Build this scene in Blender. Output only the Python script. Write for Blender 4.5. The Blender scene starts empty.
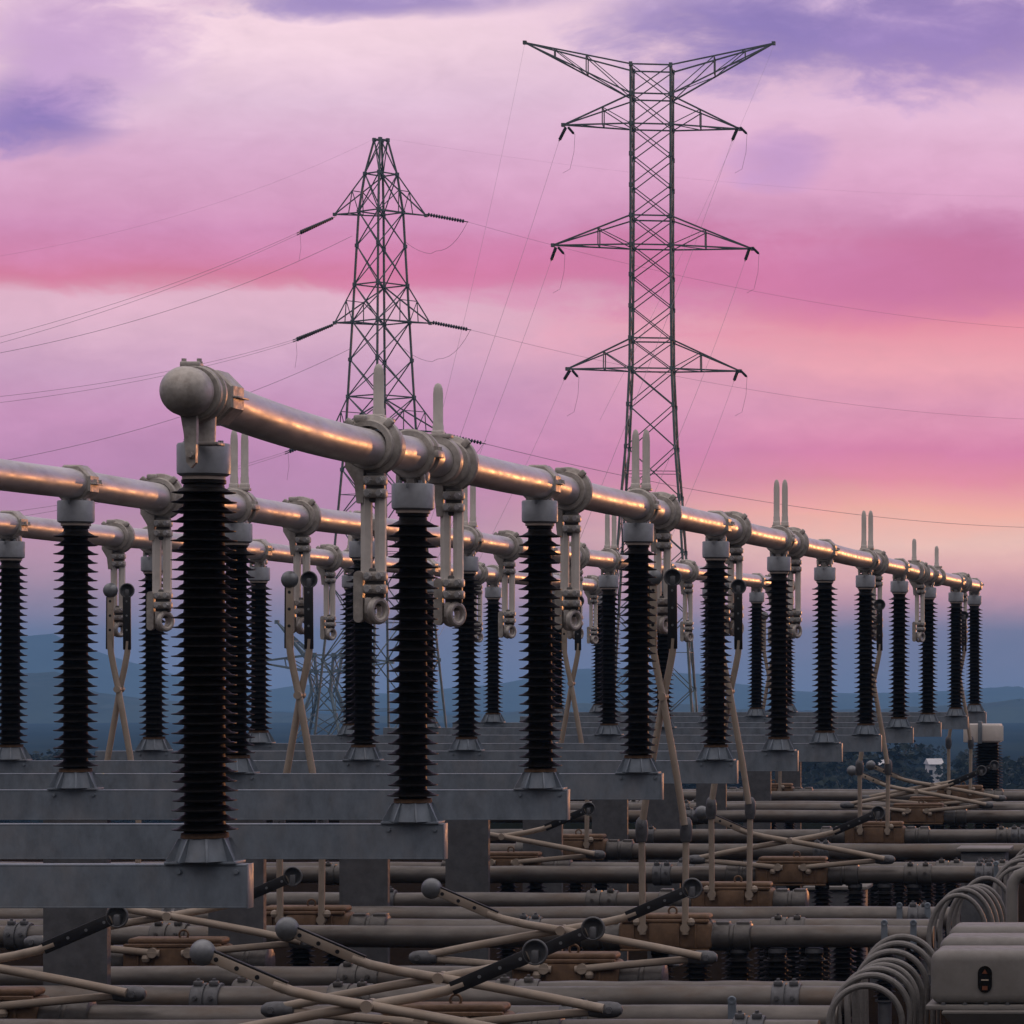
import bpy, bmesh, math, random
from mathutils import Vector, Matrix
random.seed(7)
R = math.radians
PI = math.pi
scene = bpy.context.scene
COL = scene.collection

# ------------------------------------------------------------------ camera / frame constants
F = 3000.0            # focal length in pixels of the 1024 picture
CX, CY = 1268.0, 654.0
CAMZ = 5.0
def P(px, py, d):
    return Vector(((px - CX) / F * d, d, CAMZ + (CY - py) / F * d))

cd = bpy.data.cameras.new('camera')
cam = bpy.data.objects.new('camera', cd)
COL.objects.link(cam)
cam.location = (0, 0, CAMZ)
cam.rotation_euler = (R(90), 0, 0)
cd.sensor_width = 36.0
cd.lens = F / 1024 * 36
cd.shift_x = (512 - CX) / 1024
cd.shift_y = (CY - 512) / 1024
cd.clip_start = 0.1
cd.clip_end = 20000
scene.camera = cam

# ------------------------------------------------------------------ materials
def lin(c):
    return tuple((v / 12.92 if v <= 0.04045 else ((v + 0.055) / 1.055) ** 2.4) for v in c)
def srgb(r, g, b):
    return lin((r / 255, g / 255, b / 255))

def material(name, base, rough=0.5, metal=0.0, var=0.25, scale=6.0, tint=None, bump=0.0,
             spec=0.5, stain=None, stain_scale=2.0, stain_amt=0.45, stretch=(1, 1, 1), rvar=0.12):
    m = bpy.data.materials.new(name)
    m.use_nodes = True
    nt = m.node_tree
    b = nt.nodes['Principled BSDF']
    tc = nt.nodes.new('ShaderNodeTexCoord')
    mp = nt.nodes.new('ShaderNodeMapping')
    mp.inputs['Scale'].default_value = stretch
    oi = nt.nodes.new('ShaderNodeObjectInfo')
    off = nt.nodes.new('ShaderNodeVectorMath'); off.operation = 'SCALE'
    off.inputs[0].default_value = (13.1, 7.7, 5.3)
    nt.links.new(oi.outputs['Random'], off.inputs['Scale'])
    nt.links.new(off.outputs[0], mp.inputs['Location'])
    nt.links.new(tc.outputs['Object'], mp.inputs['Vector'])
    n1 = nt.nodes.new('ShaderNodeTexNoise'); n1.inputs['Scale'].default_value = scale
    n1.inputs['Detail'].default_value = 8; n1.inputs['Roughness'].default_value = 0.65
    nt.links.new(mp.outputs[0], n1.inputs['Vector'])
    r1 = nt.nodes.new('ShaderNodeMapRange')
    r1.inputs['From Min'].default_value = 0.3; r1.inputs['From Max'].default_value = 0.7
    r1.inputs['To Min'].default_value = 1 - var; r1.inputs['To Max'].default_value = 1 + var
    nt.links.new(n1.outputs['Fac'], r1.inputs['Value'])
    mul = nt.nodes.new('ShaderNodeVectorMath'); mul.operation = 'SCALE'
    mul.inputs[0].default_value = base
    nt.links.new(r1.outputs[0], mul.inputs['Scale'])
    col = mul.outputs[0]
    if stain is not None:
        n2 = nt.nodes.new('ShaderNodeTexNoise'); n2.inputs['Scale'].default_value = stain_scale
        n2.inputs['Detail'].default_value = 10; n2.inputs['Roughness'].default_value = 0.7
        nt.links.new(mp.outputs[0], n2.inputs['Vector'])
        r2 = nt.nodes.new('ShaderNodeMapRange')
        r2.inputs['From Min'].default_value = 0.48; r2.inputs['From Max'].default_value = 0.72
        r2.inputs['To Min'].default_value = 0.0; r2.inputs['To Max'].default_value = stain_amt
        nt.links.new(n2.outputs['Fac'], r2.inputs['Value'])
        mx = nt.nodes.new('ShaderNodeMix'); mx.data_type = 'RGBA'
        nt.links.new(r2.outputs[0], mx.inputs['Factor'])
        nt.links.new(col, mx.inputs['A'])
        mx.inputs['B'].default_value = (*stain, 1)
        col = mx.outputs['Result']
    nt.links.new(col, b.inputs['Base Color'])
    b.inputs['Metallic'].default_value = metal
    b.inputs['Specular IOR Level'].default_value = spec
    n3 = nt.nodes.new('ShaderNodeTexNoise'); n3.inputs['Scale'].default_value = scale * 3
    n3.inputs['Detail'].default_value = 6
    nt.links.new(mp.outputs[0], n3.inputs['Vector'])
    r3 = nt.nodes.new('ShaderNodeMapRange')
    r3.inputs['From Min'].default_value = 0.3; r3.inputs['From Max'].default_value = 0.7
    r3.inputs['To Min'].default_value = max(0.02, rough - rvar); r3.inputs['To Max'].default_value = min(1, rough + rvar)
    nt.links.new(n3.outputs['Fac'], r3.inputs['Value'])
    nt.links.new(r3.outputs[0], b.inputs['Roughness'])
    if bump > 0:
        bp = nt.nodes.new('ShaderNodeBump'); bp.inputs['Strength'].default_value = bump
        bp.inputs['Distance'].default_value = 0.01
        nt.links.new(n3.outputs['Fac'], bp.inputs['Height'])
        nt.links.new(bp.outputs[0], b.inputs['Normal'])
    return m

M = {}
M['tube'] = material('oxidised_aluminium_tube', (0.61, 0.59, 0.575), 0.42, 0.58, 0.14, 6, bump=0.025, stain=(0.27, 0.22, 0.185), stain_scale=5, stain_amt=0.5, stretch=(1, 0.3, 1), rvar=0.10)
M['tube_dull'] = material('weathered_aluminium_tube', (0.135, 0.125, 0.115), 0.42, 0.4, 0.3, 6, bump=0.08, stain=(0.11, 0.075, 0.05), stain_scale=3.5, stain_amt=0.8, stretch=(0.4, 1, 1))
M['cast'] = material('cast_aluminium', (0.47, 0.44, 0.405), 0.47, 0.32, 0.26, 11, bump=0.2, stain=(0.17, 0.125, 0.095), stain_scale=7, stain_amt=0.7)
M['cast_dark'] = material('dark_cast_aluminium', (0.13, 0.125, 0.12), 0.5, 0.6, 0.25, 9, bump=0.15)
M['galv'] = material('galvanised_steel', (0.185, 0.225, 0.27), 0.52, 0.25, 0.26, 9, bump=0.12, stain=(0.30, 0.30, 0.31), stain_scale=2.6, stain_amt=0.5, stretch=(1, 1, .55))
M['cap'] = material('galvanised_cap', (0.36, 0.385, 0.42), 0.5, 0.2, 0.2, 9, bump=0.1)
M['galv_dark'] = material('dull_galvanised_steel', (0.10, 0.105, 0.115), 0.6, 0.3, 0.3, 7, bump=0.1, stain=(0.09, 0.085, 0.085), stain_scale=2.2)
M['porcelain'] = material('black_silicone_sheds', (0.008, 0.007, 0.007), 0.55, 0.0, 0.4, 8, spec=0.16, stain=(0.035, 0.03, 0.027), stain_scale=2.5, stain_amt=0.5)
M['cement'] = material('rusty_cement_collar', (0.17, 0.10, 0.055), 0.8, 0.0, 0.4, 18)
M['pale_ring'] = material('pale_collar_ring', (0.50, 0.42, 0.36), 0.6, 0.1, 0.2, 18)
M['arm'] = material('beige_aluminium_arm', (0.37, 0.31, 0.25), 0.55, 0.08, 0.22, 10, stain=(0.20, 0.135, 0.085), stain_scale=5, stain_amt=0.6)
M['bar'] = material('pale_contact_bar', (0.68, 0.64, 0.60), 0.65, 0.05, 0.14, 8, stain=(0.3, 0.24, 0.2), stain_scale=4)
M['bolt'] = material('bright_bolts', (0.62, 0.61, 0.60), 0.35, 0.7, 0.15, 20)
M['black'] = material('black_contact_carbon', (0.014, 0.014, 0.016), 0.45, 0.2, 0.3, 10)
M['rubber'] = material('grey_joint_cap', (0.13, 0.135, 0.145), 0.55, 0.4, 0.25, 14)
M['disc'] = material('grey_corona_disc', (0.22, 0.235, 0.25), 0.45, 0.55, 0.2, 10)
M['gear'] = material('weathered_brown_casting_light_tint', (0.175, 0.107, 0.062), 0.65, 0.2, 0.35, 7, bump=0.25, stain=(0.09, 0.05, 0.028), stain_scale=4, stain_amt=0.7)  # brown casting, with the orange of warm light mixed into its base colour
M['cable'] = material('stranded_aluminium_cable', (0.20, 0.193, 0.185), 0.55, 0.3, 0.2, 30)
M['tower'] = material('weathered_lattice_steel', (0.13, 0.165, 0.17), 0.65, 0.1, 0.3, 2)
M['string'] = material('dark_glass_string', (0.02, 0.022, 0.026), 0.35, 0.0, 0.3, 3)
M['wire'] = material('aged_conductor', (0.22, 0.2, 0.23), 0.6, 0.2, 0.1, 3)
M['tank'] = material('grey_painted_tank', (0.20, 0.192, 0.18), 0.6, 0.05, 0.14, 5, stain=(0.12, 0.10, 0.085), stain_scale=3)
M['house'] = material('pale_render', (0.6, 0.6, 0.62), 0.8, 0, 0.1, 1)
M['roof'] = material('clay_roof', (0.2, 0.12, 0.09), 0.8, 0, 0.2, 3)
M['glass_dark'] = material('gauge_glass', (0.01, 0.01, 0.01), 0.15, 0, 0.1, 3)
M['gauge_red'] = material('gauge_mark', (0.16, 0.05, 0.02), 0.5, 0, 0.1, 3)
M['gauge_white'] = material('gauge_needle', (0.5, 0.42, 0.34), 0.5, 0, 0.1, 3)
M['leaf'] = material('dark_foliage', (0.012, 0.020, 0.012), 0.9, 0, 0.5, 0.35)
M['bark'] = material('bark', (0.05, 0.035, 0.025), 0.9, 0, 0.3, 2)

# ------------------------------------------------------------------ mesh helpers
def frame_z(direction, up=Vector((0, 0, 1))):
    z = direction.normalized()
    if abs(z.dot(up)) > 0.98:
        up = Vector((0, 1, 0))
    x = up.cross(z).normalized()
    y = z.cross(x)
    return Matrix((x, y, z)).transposed()

class MB:
    def __init__(self):
        self.bm = bmesh.new()
    def lathe(self, prof, seg=24, mat=None, cap=True):
        bm = self.bm
        rings = []
        for (r, z) in prof:
            ring = []
            for k in range(seg):
                a = 2 * PI * k / seg
                v = Vector((r * math.cos(a), r * math.sin(a), z))
                if mat is not None: v = mat @ v
                ring.append(bm.verts.new(v))
            rings.append(ring)
        for a, b in zip(rings, rings[1:]):
            for k in range(seg):
                bm.faces.new((a[k], a[(k + 1) % seg], b[(k + 1) % seg], b[k]))
        if cap:
            bm.faces.new(list(reversed(rings[0])))
            bm.faces.new(rings[-1])
        return self
    def cyl(self, p0, p1, r0, r1=None, seg=16):
        p0, p1 = Vector(p0), Vector(p1)
        if r1 is None: r1 = r0
        L = (p1 - p0).length
        m = Matrix.Translation(p0) @ frame_z(p1 - p0).to_4x4()
        return self.lathe([(r0, 0), (r1, L)], seg, m)
    def box(self, c, s, bevel=0.0, rot=None, seg=2):
        r = bmesh.ops.create_cube(self.bm, size=1.0)
        vs = r['verts']
        m = Matrix.Translation(Vector(c)) @ (rot.to_4x4() if rot is not None else Matrix.Identity(4)) @ Matrix.Diagonal((s[0], s[1], s[2], 1))
        bmesh.ops.transform(self.bm, matrix=m, verts=vs)
        if bevel > 0:
            es = list({e for v in vs for e in v.link_edges})
            bmesh.ops.bevel(self.bm, geom=es, offset=bevel, segments=seg, affect='EDGES', profile=0.5)
        return self
    def bar(self, p0, p1, w, h=None, bevel=0.0):
        p0, p1 = Vector(p0), Vector(p1)
        d = p1 - p0
        return self.box((p0 + p1) / 2, (w, h or w, d.length), bevel, frame_z(d))
    def sweep(self, path, r, seg=12, cap=True):
        pts = [Vector(p) for p in path]
        bm = self.bm
        rings = []
        prev = None
        for i, p in enumerate(pts):
            t = (pts[min(i + 1, len(pts) - 1)] - pts[max(i - 1, 0)]).normalized()
            if prev is None:
                fx = frame_z(t).col[0].copy()
            else:
                fx = (prev - t * prev.dot(t)).normalized()
            prev = fx
            fy = t.cross(fx)
            rr = r[i] if isinstance(r, (list, tuple)) else r
            rings.append([bm.verts.new(p + (fx * math.cos(2 * PI * k / seg) + fy * math.sin(2 * PI * k / seg)) * rr) for k in range(seg)])
        for a, b in zip(rings, rings[1:]):
            for k in range(seg):
                bm.faces.new((a[k], a[(k + 1) % seg], b[(k + 1) % seg], b[k]))
        if cap:
            bm.faces.new(list(reversed(rings[0]))); bm.faces.new(rings[-1])
        return self
    def torus(self, R0, r0, mat, seg=28, sseg=8):
        path = [mat @ Vector((R0 * math.cos(2 * PI * k / seg), R0 * math.sin(2 * PI * k / seg), 0)) for k in range(seg)]
        bm = self.bm
        ax = (mat.to_3x3() @ Vector((0, 0, 1))).normalized()
        c = mat.translation
        rings = []
        for p in path:
            u = (p - c).normalized()
            rings.append([bm.verts.new(p + (u * math.cos(2 * PI * j / sseg) + ax * math.sin(2 * PI * j / sseg)) * r0) for j in range(sseg)])
        for i in range(seg):
            a, b = rings[i], rings[(i + 1) % seg]
            for j in range(sseg):
                bm.faces.new((a[j], b[j], b[(j + 1) % sseg], a[(j + 1) % sseg]))
        return self
    def prism(self, outline, t, mat):
        # outline in local xy, extruded by t along local z (centred)
        bm = self.bm
        a = [bm.verts.new(mat @ Vector((x, y, -t / 2))) for x, y in outline]
        b = [bm.verts.new(mat @ Vector((x, y, t / 2))) for x, y in outline]
        n = len(outline)
        bm.faces.new(list(reversed(a))); bm.faces.new(b)
        for k in range(n):
            bm.faces.new((a[k], a[(k + 1) % n], b[(k + 1) % n], b[k]))
        return self
    def bolt(self, p, axis, r=0.018, h=0.018):
        p = Vector(p); axis = Vector(axis).normalized()
        m = Matrix.Translation(p) @ frame_z(axis).to_4x4()
        self.lathe([(r * 1.35, 0), (r * 1.35, h * 0.25), (r, h * 0.26), (r, h)], 6, m)
        return self
    def mesh(self, name, mat, sharp=32):
        bm = self.bm
        bmesh.ops.recalc_face_normals(bm, faces=bm.faces[:])
        me = bpy.data.meshes.new(name)
        bm.to_mesh(me); bm.free()
        for p in me.polygons: p.use_smooth = True
        me.set_sharp_from_angle(angle=R(sharp))
        me.materials.append(mat)
        return me
    def build(self, name, mat, parent=None, loc=None, sharp=32):
        me = self.mesh(name, mat, sharp)
        o = bpy.data.objects.new(name, me)
        COL.objects.link(o)
        if parent is not None: o.parent = parent
        if loc is not None: o.location = loc
        return o

def merge(meshes, name):
    bm = bmesh.new(); out = bpy.data.meshes.new(name)
    for k, me in enumerate(meshes):
        n0 = len(bm.faces)
        bm.from_mesh(me); bm.faces.ensure_lookup_table()
        for f in bm.faces[n0:]: f.material_index = k
        out.materials.append(me.materials[0])
    bm.to_mesh(out); bm.free()
    out.set_sharp_from_angle(angle=R(32))
    return out
def put(me, name, parent, loc=(0, 0, 0)):
    o = bpy.data.objects.new(name, me); COL.objects.link(o); o.parent = parent; o.location = loc
    return o
def thing(name, label, cat, loc=(0, 0, 0), rz=0, group=None):
    o = bpy.data.objects.new(name, None); COL.objects.link(o)
    o.location = loc; o.rotation_euler = (0, 0, rz)
    o.empty_display_size = 0.2
    return tag(o, label, cat, group)
def tag(o, label=None, cat=None, group=None, kind=None):
    if label: o['label'] = label
    if cat: o['category'] = cat
    if group: o['group'] = group
    if kind: o['kind'] = kind
    return o
def copy_tree(o, parent=None):
    c = o.copy(); COL.objects.link(c)
    if parent is not None: c.parent = parent
    for ch in list(o.children): copy_tree(ch, c)
    return c
def stadium(w, h, n=8):
    r = w / 2
    pts = []
    for k in range(n + 1):
        a = PI * k / n
        pts.append((r * math.cos(a), h / 2 - r + r * math.sin(a)))
    for k in range(n + 1):
        a = PI + PI * k / n
        pts.append((r * math.cos(a), -h / 2 + r + r * math.sin(a)))
    return pts

AY = Matrix(((1, 0, 0, 0), (0, 0, 1, 0), (0, -1, 0, 0), (0, 0, 0, 1)))       # local z -> +Y  (x->x, y->-z)
AX = Matrix(((0, 0, 1, 0), (0, 1, 0, 0), (-1, 0, 0, 0), (0, 0, 0, 1)))       # local z -> +X
T = Matrix.Translation

ORD = ['', 'first', 'second', 'third', 'fourth', 'fifth', 'sixth', 'seventh', 'eighth', 'ninth', 'tenth', 'eleventh', 'twelfth']

# ------------------------------------------------------------------ yard layout
D = [0, 16.76, 20.75, 24.4, 28.2, 32.18, 36.33, 40.1, 44.2, 48.15, 52.25, 56.95, 60.6]
DZ = [0, 0, 0, .07, .05, .03, 0, -.02, -.02, -.01, -.02, -.01, 0]
XA, XB, XC = -5.92, -9.71, -13.5
BEAM = 3.825
TUBEZ = 6.385
LOWZ = 2.25
ROWS = {'front': XA, 'middle': XB, 'back': XC}

# ------------------------------------------------------------------ ground, terrain, hills
def terrain_z(x, y):
    if y < 80: return 0.0
    if y < 260:
        t = (y - 80) / 180
        return -18 * (t * t * (3 - 2 * t))
    return -18 - 70 * min(1.0, (y - 260) / 5000)
g = MB()
ys = [-80, -20, 0, 10, 20, 30, 40, 50, 60, 70, 80, 95, 110, 130, 150, 170, 190, 210, 230, 260, 320, 400, 500, 650, 800, 1100, 1350, 1600, 2000, 2400, 2800, 3500, 5000, 5250]
xs = [-3400, -2400, -1600, -1000, -600, -350, -200, -120, -70, -40, -20, -10, 0, 10, 20, 40, 80, 160, 320, 700, 1400, 2600]
grid = [[g.bm.verts.new((x, y, terrain_z(x, y))) for x in xs] for y in ys]
for j in range(len(ys) - 1):
    for i in range(len(xs) - 1):
        g.bm.faces.new((grid[j][i], grid[j][i + 1], grid[j + 1][i + 1], grid[j + 1][i]))
mg = bpy.data.materials.new('gravel_and_fields'); mg.use_nodes = True
nt = mg.node_tree; b = nt.nodes['Principled BSDF']
tc = nt.nodes.new('ShaderNodeTexCoord')
n1 = nt.nodes.new('ShaderNodeTexNoise'); n1.inputs['Scale'].default_value = 9; n1.inputs['Detail'].default_value = 10; n1.inputs['Roughness'].default_value = .8
nt.links.new(tc.outputs['Object'], n1.inputs['Vector'])
cr = nt.nodes.new('ShaderNodeValToRGB')
cr.color_ramp.elements[0].position = .35; cr.color_ramp.elements[0].color = (.007, .005, .004, 1)
cr.color_ramp.elements[1].position = .7; cr.color_ramp.elements[1].color = (.028, .019, .013, 1)
nt.links.new(n1.outputs['Fac'], cr.inputs['Fac'])
n2 = nt.nodes.new('ShaderNodeTexNoise'); n2.inputs['Scale'].default_value = .006; n2.inputs['Detail'].default_value = 6
nt.links.new(tc.outputs['Object'], n2.inputs['Vector'])
cr2 = nt.nodes.new('ShaderNodeValToRGB')
cr2.color_ramp.elements[0].position = .4; cr2.color_ramp.elements[0].color = (.010, .012, .009, 1)
cr2.color_ramp.elements[1].position = .62; cr2.color_ramp.elements[1].color = (.022, .026, .018, 1)
nt.links.new(n2.outputs['Fac'], cr2.inputs['Fac'])
sp = nt.nodes.new('ShaderNodeSeparateXYZ'); nt.links.new(tc.outputs['Object'], sp.inputs[0])
mr = nt.nodes.new('ShaderNodeMapRange'); mr.inputs['From Min'].default_value = 74; mr.inputs['From Max'].default_value = 84
nt.links.new(sp.outputs['Y'], mr.inputs['Value'])
mx = nt.nodes.new('ShaderNodeMix'); mx.data_type = 'RGBA'
nt.links.new(mr.outputs[0], mx.inputs['Factor']); nt.links.new(cr.outputs[0], mx.inputs['A']); nt.links.new(cr2.outputs[0], mx.inputs['B'])
nt.links.new(mx.outputs['Result'], b.inputs['Base Color']); b.inputs['Roughness'].default_value = 1; b.inputs['Specular IOR Level'].default_value = 0
tag(g.build('ground', mg), kind='structure')

def interp(pts, x):
    if x <= pts[0][0]: return pts[0][1]
    for (a, ya), (c, yc) in zip(pts, pts[1:]):
        if x <= c:
            t = (x - a) / (c - a); t = t * t * (3 - 2 * t)
            return ya + (yc - ya) * t
    return pts[-1][1]
M['hill'] = material('wooded_hillside', (0.030, 0.042, 0.026), 0.95, 0, 0.5, 0.012, spec=0.1)
def ridge(name, prof, d, depth, amp, seed):
    rnd = random.Random(seed)
    ph = [(rnd.uniform(0.002, 0.03), rnd.uniform(0, 6.28)) for _ in range(9)]
    m = MB(); rows = []
    nx = 220
    for j in range(9):
        t = j / 8 * 2 - 1
        row = []
        for i in range(nx + 1):
            px = -700 + 2500 * i / nx
            y = d + t * depth
            x = (px - CX) / F * d
            top = CAMZ + (CY - interp(prof, px)) / F * d
            nz = sum(math.sin(x * k + p + j * 0.7) / (1 + 60 * k) for k, p in ph) * amp + rnd.uniform(-1, 1) * 1.1
            h = (top + 92) * (math.cos(t * PI / 2) ** 1.3) if abs(t) < 1 else 0
            row.append(m.bm.verts.new((x + 30 * math.sin(j * 2 + i * .3), y, -92 + max(0, h) + nz * (1 - abs(t)))))
        rows.append(row)
    for a, b2 in zip(rows, rows[1:]):
        for i in range(nx):
            m.bm.faces.new((a[i], a[i + 1], b2[i + 1], b2[i]))
    tag(m.build(name, M['hill'], sharp=180), kind='structure')
ridge('hills', [(-700, 660), (-300, 652), (-60, 650), (0, 644), (35, 630), (58, 643), (85, 664), (108, 668), (125, 678), (150, 690), (200, 693), (260, 688), (300, 686), (350, 692), (420, 691), (480, 683), (560, 673), (590, 670), (640, 668), (680, 672), (720, 684), (780, 690), (860, 693), (940, 692), (1024, 691), (1200, 690), (1500, 692), (1800, 690)], 4300, 700, 2, 3)
ridge('near_hills', [(-700, 690), (-100, 684), (20, 676), (60, 682), (110, 690), (150, 702), (250, 711), (400, 714), (560, 702), (640, 697), (720, 704), (800, 712), (900, 708), (1000, 700), (1100, 698), (1800, 700)], 2300, 420, 1.5, 9)

# wood on the slope behind the yard (reads as one dark mass)
w = MB()
rnd = random.Random(11)
for k in range(360):
    d = rnd.uniform(330, 470)
    px = rnd.uniform(-80, 1260)
    topy = 752 + 7 * math.sin(px * .013) + rnd.uniform(-7, 12)
    if abs(px - 934) < 27 or abs(px - 878) < 17: 
        if k % 2: d = rnd.uniform(505, 560)
        else: topy = max(topy, 766 + rnd.uniform(0, 8)); d = rnd.uniform(330, 400)
    top = P(px, topy, d)
    gz = terrain_z(0, d)
    hgt = top.z - gz
    rad = rnd.uniform(1.6, 3.2)
    w.cyl((top.x, top.y, gz - .3), (top.x, top.y, gz + hgt * .6), .22, .1, 5)
    clumps = [(rnd.gauss(0, .5) * rad, rnd.gauss(0, .5) * rad, hgt * rnd.uniform(.35, .93), rad * rnd.uniform(.35, .7)) for _ in range(9)] + [(0, 0, hgt - rad * .4, rad * .4)]
    w.lathe([(.1, hgt * .12), (rad * .42, hgt * .3), (rad * .46, hgt * .5), (rad * .3, hgt * .64), (.1, hgt * .72)], 7, T((top.x, top.y, gz)) @ Matrix.Rotation(rnd.uniform(0, 3), 4, 'Z'))
    for (cx, cy, cz, cr_) in clumps:
        for _ in range(30):
            v = Vector((rnd.gauss(0, 1), rnd.gauss(0, 1), rnd.gauss(0, .8))).normalized() * cr_ * rnd.uniform(.5, 1.0)
            c = Vector((top.x + cx, top.y + cy, gz + cz)) + v
            n = Vector((rnd.gauss(0, 1), rnd.gauss(0, 1), rnd.gauss(.4, 1))).normalized()
            f = frame_z(n); s = rnd.uniform(.28, .62)
            q = [w.bm.verts.new(c + f @ Vector((a * s, b2 * s * .7, 0))) for a, b2 in ((-1, 0), (0, -1), (1, 0), (0, 1))]
            w.bm.faces.new(q)
tag(w.build('wood', M['leaf'], sharp=180), 'dark band of distant trees on the slope below the hills', 'woodland', kind='stuff')

for nm, px, py, d, wd, lab in (('house', 878, 765, 480, 1.8, 'small white house among dark trees, larger one nearer the middle'), ('house', 934, 764, 485, 2.2, 'white low building with pale roof at the right among dark trees')):
    c = P(px, py, d)
    h = thing(nm, lab, 'house', (c.x, c.y, c.z - 3.2), R(20), 'white houses among the trees')
    gz = terrain_z(0, d) - (c.z - 3.2)
    MB().box((0, 0, (gz + 3.2) / 2), (wd, 3.0, 3.2 - gz)).build('wall', M['house'], h)
    MB().prism([(-1.8, 0), (1.8, 0), (0, .9)], wd + .4, T((0, 0, 3.2)) @ Matrix(((0, 0, 1, 0), (1, 0, 0, 0), (0, 1, 0, 0), (0, 0, 0, 1)))).build('roof', M['house'], h)
    wm = MB()
    for sx in (-.9, .5): wm.box((sx, -1.52, 1.9), (.6, .06, .8))
    wm.build('window', M['glass_dark'], h)

# ------------------------------------------------------------------ beams and columns
def make_beam(i):
    d = D[i]; z = BEAM + DZ[i]
    x0, x1 = (-17.5 if i < 6 else -14.2), -5.705
    t = thing('support_beam', f'grey galvanised support beam under the {ORD[i]} front post from the camera', 'beam', (x1, d, z - .245), 0, 'support beams under the post rows')
    L = x1 - x0
    m = MB()
    m.box((-L / 2, 0.0, .1225), (L, .012, .221))                # web
    m.box((-L / 2, .042, .239), (L, .096, .012), .002)           # flanges
    m.box((-L / 2, .042, .006), (L, .096, .012), .002)
    m.build('channel', M['galv'], t)
    e = MB(); e.box((.004, .04, .1225), (.008, .10, .25), .002); e.build('end_plate', M['galv'], t)
    b2 = MB()
    for bx in (XA, XB, XC):
        for s in (-.16, .16):
            b2.bolt((bx - x1 + s, -.008, .205), (0, -1, 0), .014, .014)
    b2.build('bolts', M['galv'], t)
    return t
for i in range(1, 13): make_beam(i)

def column(x, d, ztop, label, wd=.35):
    t = thing('support_column', label, 'column', (x, d, 0), 0, 'columns under the beams')
    m = MB(); m.box((0, 0, ztop / 2), (wd, .012, ztop))
    m.box((-wd / 2 + .006, .035, ztop / 2), (.012, .058, ztop)); m.box((wd / 2 - .006, .035, ztop / 2), (.012, .058, ztop)); m.box((0, .069, ztop / 2), (wd, .01, ztop))
    m.build('shaft', M['galv_dark'], t)
    MB().box((0, .1, .015), (.55, .5, .03), .005).build('base_plate', M['galv_dark'], t)
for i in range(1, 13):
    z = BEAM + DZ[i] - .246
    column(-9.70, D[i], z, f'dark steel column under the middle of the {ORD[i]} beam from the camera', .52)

# ------------------------------------------------------------------ post insulators
NSH = 36
def shed_profile(h, n, rc, rs, tip=.006):
    pr = [(rc + .012, 0), (rc + .012, .02)]
    q = (h - .06) / n
    for k in range(n):
        z = .035 + q * k
        rr = rs - (.006 if k % 2 else 0)
        pr += [(rc, z), (rr - .012, z + q * .07), (rr, z + q * .11), (rr, z + q * .19), (rr - .03, z + q * .27), (rc + .022, z + q * .50), (rc + .004, z + q * .66)]
    pr += [(rc, h - .025), (rc + .012, h - .02), (rc + .012, h)]
    return pr
ME = {}
ME['sheds_first'] = MB().lathe(shed_profile(2.0, 36, .108, .177), 44).mesh('shed_column', M['porcelain'], 25)
ME['sheds'] = MB().lathe(shed_profile(2.0, 27, .092, .172), 36).mesh('shed_column', M['porcelain'], 25)
m = MB(); m.lathe([(.128, 0), (.13, .004), (.126, .028), (.112, .03)], 32); ME['collar'] = m.mesh('collar', M['cement'])
m = MB(); m.lathe([(.112, 0), (.116, .004), (.116, .022), (.112, .026)], 32); ME['ring'] = m.mesh('top_ring', M['pale_ring'])
# cap
m = MB(); m.lathe([(.125, 0), (.142, .012), (.144, .03), (.144, .172), (.138, .182), (.05, .184)], 40)
for k in range(4):
    a = PI / 4 + k * PI / 2
    m.bolt((.1 * math.cos(a), .1 * math.sin(a), .184), (0, 0, 1), .016, .02)
m.box((0, -.147, .165), (.012, .012, .03), .002)
ME['cap'] = m.mesh('cap', M['cap'])
# pedestal: octagonal truncated cone with ribs on a plate
m = MB()
m.box((0, .06, .008), (.40, .17, .016), .003)
m.lathe([(.165, .017), (.128, .145)], 8, T((0, .06, 0)) @ Matrix.Rotation(PI / 8, 4, 'Z'))
for k in range(8):
    a = PI * k / 4 + PI / 8
    c, s = math.cos(a), math.sin(a)
    mm = T((0, .06, 0)) @ Matrix(((c, 0, -s, 0), (s, 0, c, 0), (0, 1, 0, 0), (0, 0, 0, 1)))
    m.prism([(.10, .017), (.205, .017), (.205, .03), (.14, .144), (.10, .144)], .012, mm)
ME['pedestal'] = m.mesh('pedestal', M['galv'])
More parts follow.
